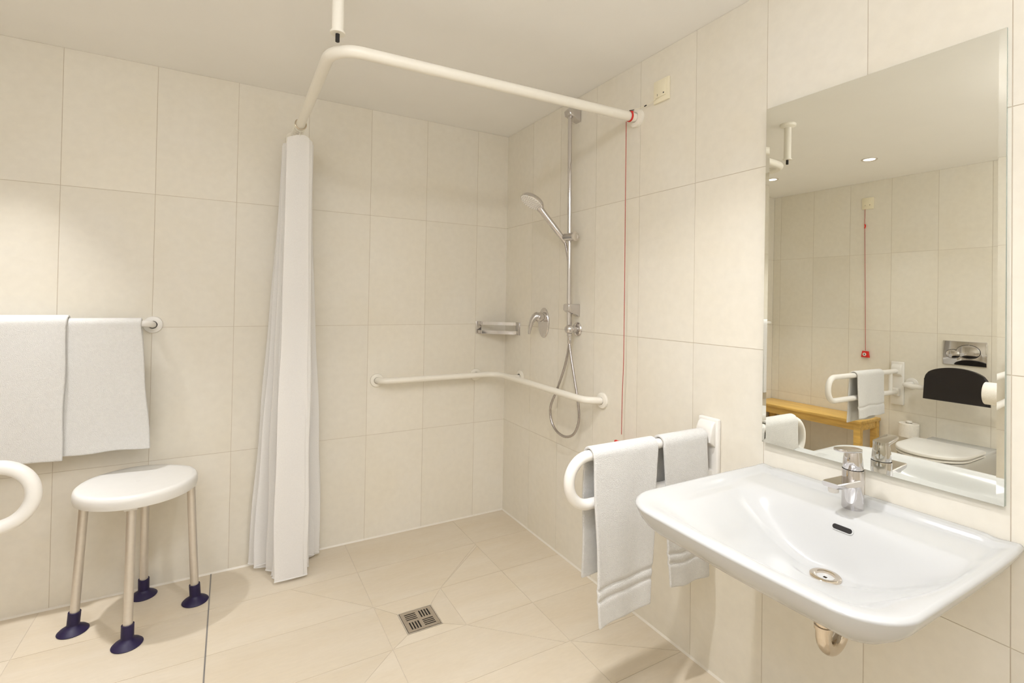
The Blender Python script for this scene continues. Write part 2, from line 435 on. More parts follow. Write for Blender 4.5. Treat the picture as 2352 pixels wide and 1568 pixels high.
bm = B(); lathe(bm, [(0.0185, 0.02), (0.024, 0.019), (0.040, 0.012), (0.042, 0.004), (0.042, 0.0), (0.0, 0.0)], (px, py, H), (0, 0, -1), caps=False); obj('ceiling_flange', bm, 'rod', hp)
bm = B(); tube(bm, [(px, py, RZ+0.012), (px, py, RZ+0.037)], 0.0065, 12); o = obj('stud', bm, 'dark', t); o['label'] = 'dark threaded stud'

# curtain: one gathered sheet of sheer cloth
t = thing('shower_curtain', 'sheer white shower curtain gathered in folds by the back wall', 'shower curtain', (-1.24, -0.15, 0.01))
def cur(s, f):
    """s 0..1 from the wall to the foremost fold, f 0 top .. 1 floor"""
    nf = 6.0
    ph = s*nf*2*PI + 0.9*math.sin(2*PI*s*1.3)
    yt = -0.030 - 0.230*s + 0.005*math.sin(ph*0.5)
    xt = RA[0] + 0.006 + (0.070-0.018*s)*math.sin(ph) - 0.006*math.sin(2.3*ph)
    amp = 0.150 - 0.098*s + 0.020*math.sin(7*s+0.5)
    yb = -0.022 - 0.238*s + 0.024*math.sin(ph*0.5+0.6)
    xb = RA[0] + 0.010 + amp*math.sin(ph) + 0.013*math.sin(2*ph+1) + 0.006*math.sin(5*ph+2*s)
    k = 0.55*f + 0.45*(f*f*(3-2*f))
    x = xt*(1-k)+xb*k; y = yt*(1-k)+yb*k
    dip = 0.5-0.5*math.cos(ph*2)
    z = (RZ-0.040 - 0.022*dip)*(1-f) + (0.010 + 0.034*(1-s)*math.sin(ph*0.5)**2)*f
    x += (0.004*math.sin(9*f+ph*0.3) + 0.003*math.sin(23*f+ph*0.8))*f
    y += (0.006*math.sin(6*f+ph*0.21) + 0.003*math.sin(17*f+ph*0.5))*f
    return Vector((x, min(y, -0.008), z))
NS, NF = 300, 60
bm = B(); g = [[bm.verts.new(cur(i/NS, (j/NF))) for j in range(NF+1)] for i in range(NS+1)]
for i in range(NS):
    for j in range(NF): bm.faces.new((g[i][j], g[i+1][j], g[i+1][j+1], g[i][j+1]))
obj('cloth', bm, 'sheer', t, sharp=180)
bm = B(); tube(bm, [cur(i/NS, 1.0)+Vector((0, 0, 0.004)) for i in range(NS+1)], 0.0026, 6); obj('hem', bm, 'sheer', t)
for k in range(7):
    yk = -0.055 - 0.034*k
    bm = B(); n = 28
    pts = [(RA[0]+0.0235*math.cos(2*PI*q/n), yk, RZ-0.004+0.0235*math.sin(2*PI*q/n)) for q in range(n+1)]
    tube(bm, pts, 0.0016, 8); tube(bm, [(RA[0], yk, RZ-0.027), (RA[0]+0.002, yk, RZ-0.05)], 0.0014, 6)
    obj('curtain_ring', bm, 'rod', t)
# the foremost ring is the dark one seen from below
bm = B(); n = 32
tube(bm, [(RA[0]+0.0235*math.cos(2*PI*q/n), -0.285, RZ-0.002+0.0235*math.sin(2*PI*q/n)) for q in range(n+1)], 0.003, 8)
o = obj('curtain_ring', bm, 'nickel', t); o['label'] = 'bronze front ring'

# ------------------------------------------------------------------ shower rail, hand shower, hose
YB = -0.742; XB = -0.052
t = thing('shower_rail', 'chrome vertical shower rail with sliding holder on the right wall', 'shower rail', (XB, YB, 1.2))
bm = B(); tube(bm, [(XB, YB-0.004, 1.17), (XB, YB+0.012, 2.25)], 0.0105, 20); obj('rail_tube', bm, 'chrome', t)
def bracket(z, flip):
    bm = B(); s = -1 if flip else 1
    zz = lambda q: z + s*q
    prof = [(0.0, -0.002), (-0.062, 0.012), (-0.070, 0.022), (-0.070, 0.036), (-0.062, 0.044), (0.0, 0.056)] if not flip else \
           [(0.0, -0.030), (-0.066, -0.026), (-0.070, -0.018), (-0.070, -0.004), (-0.060, 0.010), (0.0, 0.044)]
    prism(bm, [(x, YB-0.022, zz(q)) for x, q in prof], (0, 0.046, 0), 0.006, 3)
    return bm
bm = B(); prism(bm, [(0, YB-0.014, 2.215), (-0.069, YB-0.014, 2.238), (-0.074, YB-0.014, 2.262), (-0.064, YB-0.014, 2.276), (0, YB-0.014, 2.288)], (0, 0.05, 0), 0.007, 3)
obj('upper_bracket', bm, 'chrome', t)
bm = B(); prism(bm, [(0, YB-0.026, 1.237), (0, YB-0.026, 1.300), (-0.068, YB-0.026, 1.300), (-0.072, YB-0.026, 1.292), (-0.072, YB-0.026, 1.268), (-0.055, YB-0.026, 1.257)], (0, 0.048, 0), 0.006, 3)
obj('lower_bracket', bm, 'chrome', t)
# slider
bm = B(); lathe(bm, [(0.017, 0), (0.020, 0.003), (0.020, 0.062), (0.016, 0.066)], (XB+0.004, YB-0.034, 1.632), (-0.25, 1, 0.0), 24)
sl = obj('slider', bm, 'chrome', t)
bm = B(); lathe(bm, [(0.022, 0), (0.024, 0.003), (0.024, 0.010), (0.014, 0.013), (0.012, 0.011), (0.0, 0.011)], (XB+0.004, YB-0.032, 1.632), (0.25, -1, 0), 24); obj('knob', bm, 'satin', sl)
bm = B(); lathe(bm, [(0.014, 0), (0.016, 0.004), (0.014, 0.03), (0.013, 0.04)], (XB-0.004, YB+0.028, 1.612), (-0.56, 0.30, 0.77), 20); obj('cradle', bm, 'chrome', sl)

t = thing('hand_shower', 'chrome hand shower with a round white spray face in the rail holder', 'shower head', (-0.07, -0.72, 1.63))
h0 = Vector((-0.062, -0.716, 1.613)); h1 = Vector((-0.172, -0.668, 1.762)); hc = Vector((-0.219, -0.650, 1.802))
ax = (h1-h0).normalized()
bm = B(); L = (h1-h0).length
lathe(bm, [(0.0105, 0.0), (0.0115, 0.004), (0.0140, L*0.24), (0.0146, L*0.26), (0.0152, L*0.6), (0.0152, L*0.85), (0.016, L*1.0), (0.019, L*1.1)], h0, ax, 24); obj('handle', bm, 'chrome', t)
fn = Vector((-0.52, 0.02, -0.86)).normalized()
bm = B(); lathe(bm, [(0.0, -0.025), (0.036, -0.024), (0.055, -0.018), (0.063, -0.007), (0.0635, 0.002), (0.061, 0.004)], hc, fn, 40, caps=False); obj('head_shell', bm, 'chrome', t)
bm = B(); lathe(bm, [(0.061, 0.003), (0.059, 0.0055), (0.0, 0.0065)], hc, fn, 40, caps=False); fc = obj('spray_face', bm, 'nozzle', t)
bm = B(); u = fn.orthogonal().normalized(); v = fn.cross(u)
for rr_, cnt in ((0.0, 1), (0.011, 6), (0.022, 12), (0.033, 18), (0.044, 22), (0.053, 26)):
    for k in range(cnt):
        a = 2*PI*k/cnt + rr_*40; p = hc + u*rr_*math.cos(a) + v*rr_*math.sin(a) + fn*0.0055
        lathe(bm, [(0.0016, 0), (0.0011, 0.0028)], p, fn, 6)
obj('nozzles', bm, 'pimple', fc)
bm = B(); q0 = hc - ax*0.015 - fn*0.017
tube(bm, [q0 - ax*0.01, q0 + ax*0.008], [0.008, 0.008], 16); obj('selector_button', bm, 'satin', t)

t = thing('wall_elbow', 'chrome wall water outlet below the shower rail holding the hose', 'wall outlet', (0, YB-0.008, 1.175))
bm = B(); lathe(bm, [(0.034, 0), (0.035, 0.003), (0.032, 0.009), (0.026, 0.012), (0.018, 0.013), (0.017, 0.03), (0.019, 0.045)], (0, YB-0.008, 1.175), (-1, 0, 0), 36); obj('flange', bm, 'chrome', t)
bm = B(); lathe(bm, [(0.024*math.sin(PI*k/14)+1e-5, -0.024*math.cos(PI*k/14)) for k in range(15)], (XB, YB-0.008, 1.175), (0, 0, 1), 28); obj('ball', bm, 'chrome', t)
bm = B(); lathe(bm, [(0.0125, 0), (0.0125, 0.012), (0.0105, 0.014), (0.0105, 0.045), (0.008, 0.05)], (XB, YB-0.010, 1.154), (0, 0, -1), 20); obj('outlet', bm, 'chrome', t)

bm = B()
hp = catmull([(-0.064, -0.715, 1.612), (-0.056, -0.718, 1.585), (-0.047, -0.724, 1.52), (-0.040, -0.728, 1.40), (-0.034, -0.732, 1.25), (-0.036, -0.735, 1.14), (-0.045, -0.712, 1.0), (-0.055, -0.655, 0.86),
              (-0.058, -0.606, 0.77), (-0.058, -0.612, 0.70), (-0.056, -0.655, 0.655), (-0.054, -0.725, 0.641), (-0.052, -0.795, 0.668), (-0.052, -0.835, 0.735), (-0.052, -0.832, 0.815), (-0.052, -0.800, 0.93), (XB, -0.765, 1.05), (XB, YB-0.010, 1.105)], 14)
tube(bm, hp, [0.0062 + 0.0003*math.sin(i*1.9) for i in range(len(hp))], 14)
tag(obj('shower_hose', bm, 'hose'), 'chrome flexible shower hose hanging in a loop under the rail', 'shower hose')

# mixer
YV, ZV = -0.444, 1.192
t = thing('shower_mixer', 'chrome shower mixer with an oval plate and lever on the right wall', 'mixer tap', (0, YV, ZV))
bm = B(); lathe(bm, [(1.0, 0), (1.0, 0.004), (0.94, 0.008), (0.0, 0.010)], (0, YV, ZV), (-1, 0, 0), 48, caps=False, sx=0.083, sy=0.052); obj('cover_plate', bm, 'chrome', t)
bm = B(); lathe(bm, [(0.027, 0.006), (0.027, 0.022), (0.023, 0.024), (0.023, 0.030), (0.026, 0.032), (0.027, 0.05), (0.022, 0.058)], (0, YV-0.012, ZV+0.032), (-1, 0, 0), 32); obj('knob_base', bm, 'chrome', t)
bm = B()
tube(bm, catmull([(-0.048, YV-0.010, ZV+0.036), (-0.066, YV-0.008, ZV+0.032), (-0.084, YV-0.002, ZV+0.010), (-0.093, YV+0.004, ZV-0.025), (-0.097, YV+0.007, ZV-0.062)], 8), [0.025]*4 + [0.024-0.0006*i for i in range(29)], 18)
bmesh.ops.scale(bm, vec=(0.8, 1, 1), space=Matrix.Translation((0.07, 0, 0)), verts=bm.verts)
obj('lever', bm, 'chrome', t)

# corner soap basket
t = thing('soap_basket', 'chrome corner soap basket above the grab rail', 'soap basket', (-0.1, -0.09, 1.145))
def band(z0, z1):
    bm = B(); pts = fillet([(-0.196, -0.004, 0), (-0.190, -0.030, 0), (-0.075, -0.135, 0), (-0.03, -0.176, 0), (-0.004, -0.180, 0)], 0.05, 6)
    prev = None
    for i, p in enumerate(pts):
        a = pts[max(i-1, 0)]; c = pts[min(i+1, len(pts)-1)]; tg = (c-a).normalized(); n = Vector((tg.y, -tg.x, 0))*0.0012
        ring = [bm.verts.new((p+s*n) + Vector((0, 0, z))) for s, z in ((1, z0), (1, z1), (-1, z1), (-1, z0))]
        if prev: bridge(bm, prev, ring)
        else: bm.faces.new(ring)
        prev = ring
    bm.faces.new(prev[::-1]); return bm
obj('band', band(1.163, 1.181), 'chrome', t); obj('band', band(1.111, 1.129), 'chrome', t)
bm = B(); box(bm, (-0.206, -0.003, 1.107), (-0.170, 0, 1.183), 0.001); obj('mounting_plate', bm, 'chrome', t)
bm = B(); box(bm, (-0.003, -0.186, 1.103), (0, -0.135, 1.181), 0.001); box(bm, (-0.014, -0.184, 1.104), (-0.003, -0.176, 1.180), 0.002); obj('mounting_plate', bm, 'chrome', t)
bm = B(); prism(bm, [(-0.190, -0.003, 1.108), (-0.003, -0.003, 1.108), (-0.003, -0.176, 1.108), (-0.03, -0.172, 1.108), (-0.186, -0.032, 1.108)], (0, 0, 0.002)); obj('tray', bm, 'chrome', t, smooth=False)

# corner grab rail
GZ = 0.866; GO = 0.075; GR = 0.0165
t = thing('corner_grab_rail', 'cream angled grab rail wrapping the shower corner below the soap basket', 'grab rail', (-0.07, -0.07, GZ))
bm = B(); tube(bm, fillet([(-0.803, -0.008, GZ-0.004), (-0.785, -GO, GZ), (-GO-0.012, -GO, GZ), (-GO-0.012, -0.925, GZ-0.006), (-0.008, -0.948, GZ-0.010)], [0.06, 0.09, 0.06], 10), GR, 22); obj('rail_tube', bm, 'rod', t)
def flange(c, ax_, r=0.036):
    bm = B(); lathe(bm, [(0.0, 0), (r, 0), (r+0.001, 0.004), (r-0.001, 0.010), (r*0.8, 0.0125), (GR+0.001, 0.013)], c, ax_, 36, caps=False); return bm
for c, a in (((-0.803, 0, GZ-0.004), (0, -1, 0)), ((-0.203, 0, GZ-0.008), (0, -1, 0)), ((0, -0.20, GZ-0.006), (-1, 0, 0)), ((0, -0.948, GZ-0.010), (-1, 0, 0))):
    obj('wall_flange', flange(c, a), 'rod', t)
bm = B(); tube(bm, [(-0.203, -0.008, GZ-0.006), (-0.203, -GO, GZ-0.002)], 0.012, 16); obj('support_arm', bm, 'rod', t)
bm = B(); tube(bm, [(-0.008, -0.20, GZ-0.006), (-GO, -0.20, GZ-0.002)], 0.012, 16); obj('support_arm', bm, 'rod', t)

# ------------------------------------------------------------------ pull-cord switches
def switch(name, label, wall, y, z):
    """cream wall plate; wall +1 = right wall (faces -x), -1 = left wall (faces +x)"""
    x0 = 0 if wall > 0 else -W; s = -wall
    t = thing(name, label, 'switch', (x0, y, z))
    bm = B(); box(bm, (x0, y-0.041, z-0.046), (x0+s*0.010, y+0.041, z+0.046), 0.003); obj('frame', bm, 'cream', t)
    bm = B(); box(bm, (x0+s*0.010, y-0.028, z-0.026), (x0+s*0.0135, y+0.028, z+0.034), 0.0015); k = obj('rocker', bm, 'cream', t)
    bm = B(); box(bm, (x0+s*0.0135, y-0.019, z-0.018), (x0+s*0.0140, y-0.014, z-0.0125)); o = obj('dot_mark', bm, 'dark', k)
    bm = B(); box(bm, (x0+s*0.0135, y+0.016, z-0.020), (x0+s*0.0140, y+0.0175, z-0.011)); o = obj('dash_mark', bm, 'dark', k)
    return t
switch('wall_switch', 'cream square wall switch high on the wall beside the curtain rod end', 1, -1.293, 2.176)
switch('wall_switch', 'cream square wall switch high above the oak bench, seen in the mirror', -1, -0.775, 2.174)

def handle(bm_parent, c, s):
    x, y, z = c
    bm = B(); prism(bm, [(x, y-0.030, z-0.026), (x, y+0.030, z-0.026), (x, y+0.022, z+0.024), (x, y-0.022, z+0.024)], (s*0.016, 0, 0), 0.004, 2)
    h = obj('pull_handle', bm, 'red', bm_parent)
    bm = B(); lathe(bm, [(0.0, 0), (0.013, 0), (0.013, 0.0012), (0.0, 0.0012)], (x+s*0.016, y+0.004, z-0.002), (s, 0, 0), 24, caps=False); d_ = obj('badge', bm, 'seat', h); d_['label'] = 'white round badge'
    bm = B(); lathe(bm, [(0.0, 0), (0.005, 0), (0.005, 0.0006), (0.0, 0.0006)], (x+s*0.0172, y+0.004, z-0.002), (s, 0, 0), 16, caps=False, sx=1.2, sy=0.8)
    obj('badge_mark', bm, 'dark', h)
t = thing('pull_cord', 'thin red emergency pull cord hanging from the curtain rod end', 'pull cord', (-0.05, -1.15, 2.1))
bm = B(); n = 20
loop = [(-0.050+0.012*q/n, -1.15-0.0215*math.sin(2*PI*q/n+0.6), RZ+0.0215*math.cos(2*PI*q/n+0.6)) for q in range(n+1)]
tube(bm, loop, 0.0022, 8); tube(bm, [(x+0.004, y, z) for x, y, z in loop], 0.0022, 8); o = obj('cord_loop', bm, 'red', t); o['label'] = 'bright red loop round the rod'
bm = B(); tube(bm, catmull([(-0.012, -1.290, 2.150), (-0.016, -1.235, 2.139), (-0.030, -1.180, 2.132), (-0.047, -1.150, 2.131)], 6), 0.0009, 6); fl = obj('feed_line', bm, 'cream', t)
bm = B(); tube(bm, [(-0.0185, -1.222, 2.137), (-0.0195, -1.211, 2.1355)], 0.0024, 8); obj('crimp', bm, 'dark', fl)
bm = B(); tube(bm, [(-0.036, -1.168, 2.1315), (-0.047, -1.151, 2.131)], 0.0020, 8); obj('crimp', bm, 'dark', fl)
bm = B(); tube(bm, catmull([(-0.050, -1.135, 2.088), (-0.050, -1.136, 1.9), (-0.051, -1.139, 1.5), (-0.050, -1.139, 1.1), (-0.050, -1.133, 0.9), (-0.050, -1.132, 0.75)], 10), 0.0017, 8); obj('cord', bm, 'cord', t)
handle(t, (-0.058, -1.134, 0.700), -1)
t = thing('pull_cord', 'red emergency pull cord with a red handle above the bench, seen in the mirror', 'pull cord', (-W+0.02, -0.768, 2.0))
bm = B(); tube(bm, catmull([(-W+0.012, -0.757, 2.128), (-W+0.013, -0.757, 2.06), (-W+0.013, -0.757, 2.0), (-W+0.014, -0.765, 1.6), (-W+0.014, -0.776, 1.0)], 10), 0.0022, 8); obj('cord', bm, 'cord', t)
bm = B(); tube(bm, catmull([(-W+0.013, -0.757, 2.008), (-W+0.014, -0.762, 1.995), (-W+0.013, -0.757, 1.975)], 6), 0.005, 8); obj('knot', bm, 'red', t)
handle(t, (-W+0.006, -0.776, 0.973), 1)

# ------------------------------------------------------------------ folding support rails
def fold_rail(label, base, s, reach, z_up, z_lo, r, plate_z, post_at, cut=False):
    """base=(x,y) on the wall, s = direction out of the wall along x"""
    x0, y0 = base
    t = thing('folding_support_rail', label, 'support rail', (x0, y0, z_up), 'white folding support rails')
    bm = B(); box(bm, (x0, y0-0.042, plate_z[0]), (x0+s*0.020, y0+0.042, plate_z[1]), 0.006, 3); obj('wall_plate', bm, 'rail', t)
    bm = B(); prism(bm, [(x0+s*0.018, y0-0.034, z_up+0.052), (x0+s*0.032, y0-0.034, z_up+0.046), (x0+s*0.042, y0-0.034, z_up+0.026), (x0+s*0.044, y0-0.034, z_up-0.02), (x0+s*0.018, y0-0.034, z_up-0.04)], (0, 0.068, 0), 0.006, 3); obj('hinge_block', bm, 'rail', t)
    e = x0+s*reach; rad = (z_up-z_lo)/2
    pts = fillet([(x0+s*0.038, y0, z_up), (e, y0, z_up), (e, y0, z_lo), (x0+s*0.045, y0, z_lo)], rad*0.98, 16)
    bm = B(); tube(bm, pts, r, 24); obj('rail_loop', bm, 'rail', t)
    bm = B(); box(bm, (x0+s*0.016, y0-0.022, z_lo-0.03), (x0+s*0.050, y0+0.022, z_lo+0.03), 0.006, 3); obj('lower_socket', bm, 'rail', t)
    bm = B(); tube(bm, [(x0+s*post_at, y0, z_lo), (x0+s*post_at, y0, z_up)], r*0.72, 16); obj('brace', bm, 'rail', t)
    return t
YR = -1.545
fold_rail('white folding support rail with two towels, left of the washbasin', (0, YR), -1, 0.628, 0.846, 0.700, 0.0165, (0.615, 0.908), 0.13)
fold_rail('white folding support rail left of the toilet, its loop at the photo edge', (-W, -0.992), 1, 1.005, 0.867, 0.712, 0.0175, (0.615, 0.938), 0.125)
fold_rail('white folding support rail on the far side of the toilet holding a paper roll', (-W, -1.96), 1, 0.99, 0.955, 0.790, 0.0175, (0.70, 1.02), 0.125)

# ------------------------------------------------------------------ towels
def drape(name, label, axis, a0, a1, c, R, front, back, fdir, seed, bands=(), group=None, flare=0.0, wob=0.006, skew_f=0.0, lean=0.0, narrow=(0, 0), th=0.009):
    """towel hung over a bar. axis 'x'|: bar runs along it from a0 to a1; c=(other coord, z) of the bar axis;
    fdir: sign of the horizontal direction of the front panel; front/back: hanging lengths"""
    rnd = random.Random(seed); p1, p2, p3 = (rnd.uniform(0, 6) for _ in range(3))
    nx = 44; st = 0.0065
    ss = []
    nb = max(4, int(back/st)); nf = max(4, int(front/st)); na = 14
    for k in range(nb): ss.append(('b', 1-k/nb))
    for k in range(na+1): ss.append(('a', k/na))
    for k in range(1, nf+1): ss.append(('f', k/nf))
    bm = B(); g = []
    for (kind, q) in ss:
        row = []
        for i in range(nx+1):
            u_ = i/nx
            w_ = math.sin(u_*5.5+p1)*0.6 + math.sin(u_*11+p2)*0.4
            if kind == 'a':
                an = PI*q; hy = -math.cos(an)*R; z = math.sin(an)*R; hang = 0; sgn = 0
            else:
                Ln = front*(1+skew_f*(u_-0.5)) if kind == 'f' else back
                Ln += 0.003*math.sin(u_*9+p3)
                dz = q*Ln; sgn = 1 if kind == 'f' else -1
                hy = sgn*(R + flare*dz + wob*w_*min(1, dz/0.12)*(0.4+0.6*q)); z = -dz; hang = dz
                if kind == 'f':
                    for (bz, bw) in bands:
                        dd = (Ln-dz)-bz
                        hy -= 0.006*math.exp(-(dd/bw)**2)
            aa = a0+(a1-a0)*u_
            if hang:
                f = hang/max(front, 1e-3)
                aa += lean*f + (narrow[0]*(1-u_) + narrow[1]*u_)*f*(1 if sgn > 0 else 0.4) + 0.002*math.sin(hang*20+p3)
            o_ = c[0]+fdir*hy
            row.append(bm.verts.new((aa, o_, c[1]+z) if axis == 'x' else (o_, aa, c[1]+z)))
        g.append(row)
    for j in range(len(g)-1):
        k2, q2 = ss[j+1]; dd = (1-q2)*front
        isb = k2 == 'f' and any(abs(dd-bz) < 0.0042 for bz, bw in bands)
        for i in range(nx):
            f_ = bm.faces.new((g[j][i], g[j][i+1], g[j+1][i+1], g[j+1][i])); f_.material_index = 1 if isb else 0
    bmesh.ops.recalc_face_normals(bm, faces=bm.faces)
    o = obj(name, bm, None, sharp=180, mats=['towel', 'towel_band_shaded'])
    sd = o.modifiers.new('thickness', 'SOLIDIFY'); sd.thickness = th; sd.offset = 0.0; sd.use_even_offset = False
    sb = o.modifiers.new('round', 'SUBSURF'); sb.levels = 1; sb.render_levels = 1
    return tag(o, label, 'towel', group)
drape('hand_towel', 'white hand towel with two woven stripes over the outer end of the basin-side rail', 'x', -0.556, -0.290, (YR, 0.846), 0.0235, 0.500, 0.385, -1, 3,
      bands=((0.080, 0.005), (0.112, 0.005)), group='white towels on the basin-side rail', flare=0.02, narrow=(0.020, -0.040), skew_f=-0.03)
drape('hand_towel', 'white hand towel over the rail against the wall, partly behind the washbasin', 'x', -0.262, -0.052, (YR, 0.846), 0.0235, 0.475, 0.30, -1, 5,
      bands=((0.080, 0.005), (0.112, 0.005)), group='white towels on the basin-side rail', flare=0.02, narrow=(0.03, 0.0), skew_f=0.0)
TY, TZ = -0.080, 1.186
t = thing('towel_rail', 'white towel rail on the back wall above the stool', 'towel rail', (-2.3, TY, TZ))
bm = B(); tube(bm, fillet([(-1.812, -0.008, TZ-0.008), (-1.815, TY, TZ), (-2.80, TY, TZ), (-2.80, -0.008, TZ-0.008)], 0.03, 8), 0.0145, 20); obj('rail_tube', bm, 'rail', t)
for x in (-1.812, -2.80):
    obj('wall_flange', flange((x, 0, TZ-0.008), (0, -1, 0), 0.037), 'rail', t)
drape('bath_towel', 'white bath towel on the back wall rail, right one nearest the curtain', 'x', -2.10, -1.842, (TY, TZ), 0.020, 0.530, 0.545, -1, 11, group='white bath towels on the back wall rail', flare=0.03, wob=0.004, narrow=(0.0, 0.045), th=0.011)
drape('bath_towel', 'white bath towel on the back wall rail, left one cut by the photo edge', 'x', -2.50, -2.083, (TY-0.001, TZ+0.003), 0.031, 0.545, 0.52, -1, 12, group='white bath towels on the back wall rail', flare=0.03, wob=0.004, narrow=(0.0, 0.0), th=0.010)
drape('hand_towel', 'small white towel over the support rail left of the toilet, seen in the mirror', 'x', -2.66, -2.28, (-0.992, 0.868), 0.0245, 0.29, 0.33, -1, 17, bands=((0.075, 0.006),), flare=0.03, narrow=(0.0, 0.0), wob=0.008)
drape_last = None

# ------------------------------------------------------------------ shower stool
SX, SY, SH = -1.822, -0.232, 0.560
t = thing('shower_stool', 'round white shower stool on four metal legs below the bath towels', 'stool', (SX, SY, 0))
bm = B(); n = 72; R0 = 0.205
def seat_r(a):
    r = R0
    dd = math.atan2(math.sin(a-1.05), math.cos(a-1.05))
    r -= 0.010*math.exp(-(dd/0.42)**4)   # shallow hygiene cut-out on the wall side
    return r
prof = [(0.0, SH-0.030), (0.80, SH-0.030), (0.955, SH-0.046), (0.985, SH-0.046), (1.0, SH-0.036), (1.0, SH-0.016), (0.985, SH-0.006), (0.95, SH), (0.88, SH), (0.5, SH-0.004), (0.0, SH-0.005)]
rings = [[bm.verts.new((SX+max(f, 1e-4)*seat_r(2*PI*k/n)*math.cos(2*PI*k/n), SY+max(f, 1e-4)*seat_r(2*PI*k/n)*math.sin(2*PI*k/n), z)) for k in range(n)] for f, z in prof]
for i in range(len(rings)-1): bridge(bm, rings[i], rings[i+1])
bmesh.ops.remove_doubles(bm, verts=bm.verts, dist=1e-4)
st = obj('seat', bm, 'seat', t, sharp=60)
bm = B(); lathe(bm, [(0.0, 0.0), (0.008, 0.0), (0.008, 0.0008), (0.0, 0.001)], (SX, SY, SH-0.005), (0, 0, 1), 20, caps=False); obj('centre_plug', bm, 'seat', st)
for k, (fx, fy) in enumerate(((-0.196, 0.014), (0.0, -0.178), (0.007, 0.170), (0.205, 0.018))):
    f = Vector((SX+fx, SY+fy, 0)); tp = Vector((SX+fx*0.87, SY+fy*0.87, SH-0.032))
    d_ = (tp-f).normalized()
    bm = B(); tube(bm, [f+d_*0.03, tp], 0.0155, 20); lg = obj('leg', bm, 'satin', t)
    bm = B(); lathe(bm, [(0.0, 0.002), (0.048, 0.0), (0.050, 0.003), (0.044, 0.009), (0.030, 0.018), (0.022, 0.024), (0.0205, 0.028)], f, (0, 0, 1), 32, caps=False)
    tube(bm, [f+Vector((0, 0, 0.022)), f+d_*0.075], 0.0205, 24)
    o = obj('suction_foot', bm, 'navy', lg); o['label'] = 'dark blue rubber suction foot'
    bm = B(); a = math.atan2(fy, fx)
    box(bm, (-0.022, -0.022, -0.030), (0.022, 0.022, 0.0), 0.004, 2, Matrix.Translation(tp) @ Matrix.Rotation(a, 4, 'Z')); so = obj('leg_socket', bm, 'seat', lg)
    if k == 1:
        bm = B(); box(bm, (-0.0235, -0.008, -0.028), (0.0235, 0.012, -0.006), 0.001, 1, Matrix.Translation(tp)); o = obj('locking_clip', bm, 'navy', lg)

# ------------------------------------------------------------------ floor drain
t = thing('floor_drain', 'square stainless steel floor drain with slots in the shower floor', 'drain', ((DX0+DX1)/2, (DY0+DY1)/2, 0))
cx_, cy_ = (DX0+DX1)/2, (DY0+DY1)/2; hx, hy = (DX1-DX0)/2, (DY1-DY0)/2
bm = B()
for a, c in (((-hx, -hy), (-hx+0.004, hy)), ((hx-0.004, -hy), (hx, hy)), ((-hx+0.004, -hy), (hx-0.004, -hy+0.004)), ((-hx+0.004, hy-0.004), (hx-0.004, hy))):
    box(bm, (cx_+a[0], cy_+a[1], -0.001), (cx_+c[0], cy_+c[1], 0.0012))
obj('frame', bm, 'satin', t, smooth=False)
bm = B(); box(bm, (cx_-hx+0.004, cy_-hy+0.004, -0.0011), (cx_+hx-0.004, cy_+hy-0.004, -0.0004)); obj('well', bm, 'dark', t, smooth=False)
# slotted grate made from strips between the openings
bm = B(); g0 = 0.0060; gx = hx-g0; gy = hy-g0; zt0, zt1 = -0.0003, 0.0018
cells = {}
slots = []
qw = gx*0.80; mid = 0.006
for sx_, sy_, horiz in ((-1, 1, True), (1, 1, False), (1, -1, True), (-1, -1, False)):
    bx0, bx1 = sorted((sx_*mid, sx_*(gx*0.78))); by0, by1 = sorted((sy_*mid, sy_*(gy*0.80)))
    for k in range(4):
        if horiz:
            h_ = (by1-by0)/4; slots.append((bx0, bx1, by0+h_*k+h_*0.25, by0+h_*k+h_*0.75))
        else:
            h_ = (bx1-bx0)/4; slots.append((bx0+h_*k+h_*0.25, bx0+h_*k+h_*0.75, by0, by1))
xs = sorted({-gx, gx, *[s[0] for s in slots], *[s[1] for s in slots]}); ys = sorted({-gy, gy, *[s[2] for s in slots], *[s[3] for s in slots]})
vg = {}
def vv(i, j, z):
    if (i, j, z) not in vg: vg[(i, j, z)] = bm.verts.new((cx_+xs[i], cy_+ys[j], z))
    return vg[(i, j, z)]
solid = {}
for i in range(len(xs)-1):
    for j in range(len(ys)-1):
        mx_, my_ = (xs[i]+xs[i+1])/2, (ys[j]+ys[j+1])/2
        solid[(i, j)] = not any(s[0] < mx_ < s[1] and s[2] < my_ < s[3] for s in slots)
for (i, j), ok in solid.items():
    if not ok: continue
    bm.faces.new([vv(i, j, zt1), vv(i+1, j, zt1), vv(i+1, j+1, zt1), vv(i, j+1, zt1)])
    for (di, dj, e) in ((-1, 0, ((i, j), (i, j+1))), (1, 0, ((i+1, j), (i+1, j+1))), (0, -1, ((i, j), (i+1, j))), (0, 1, ((i, j+1), (i+1, j+1)))):
        if not solid.get((i+di, j+dj), False):
            bm.faces.new([vv(*e[0], zt0), vv(*e[1], zt0), vv(*e[1], zt1), vv(*e[0], zt1)])
obj('grate', bm, 'steel', t, smooth=False)

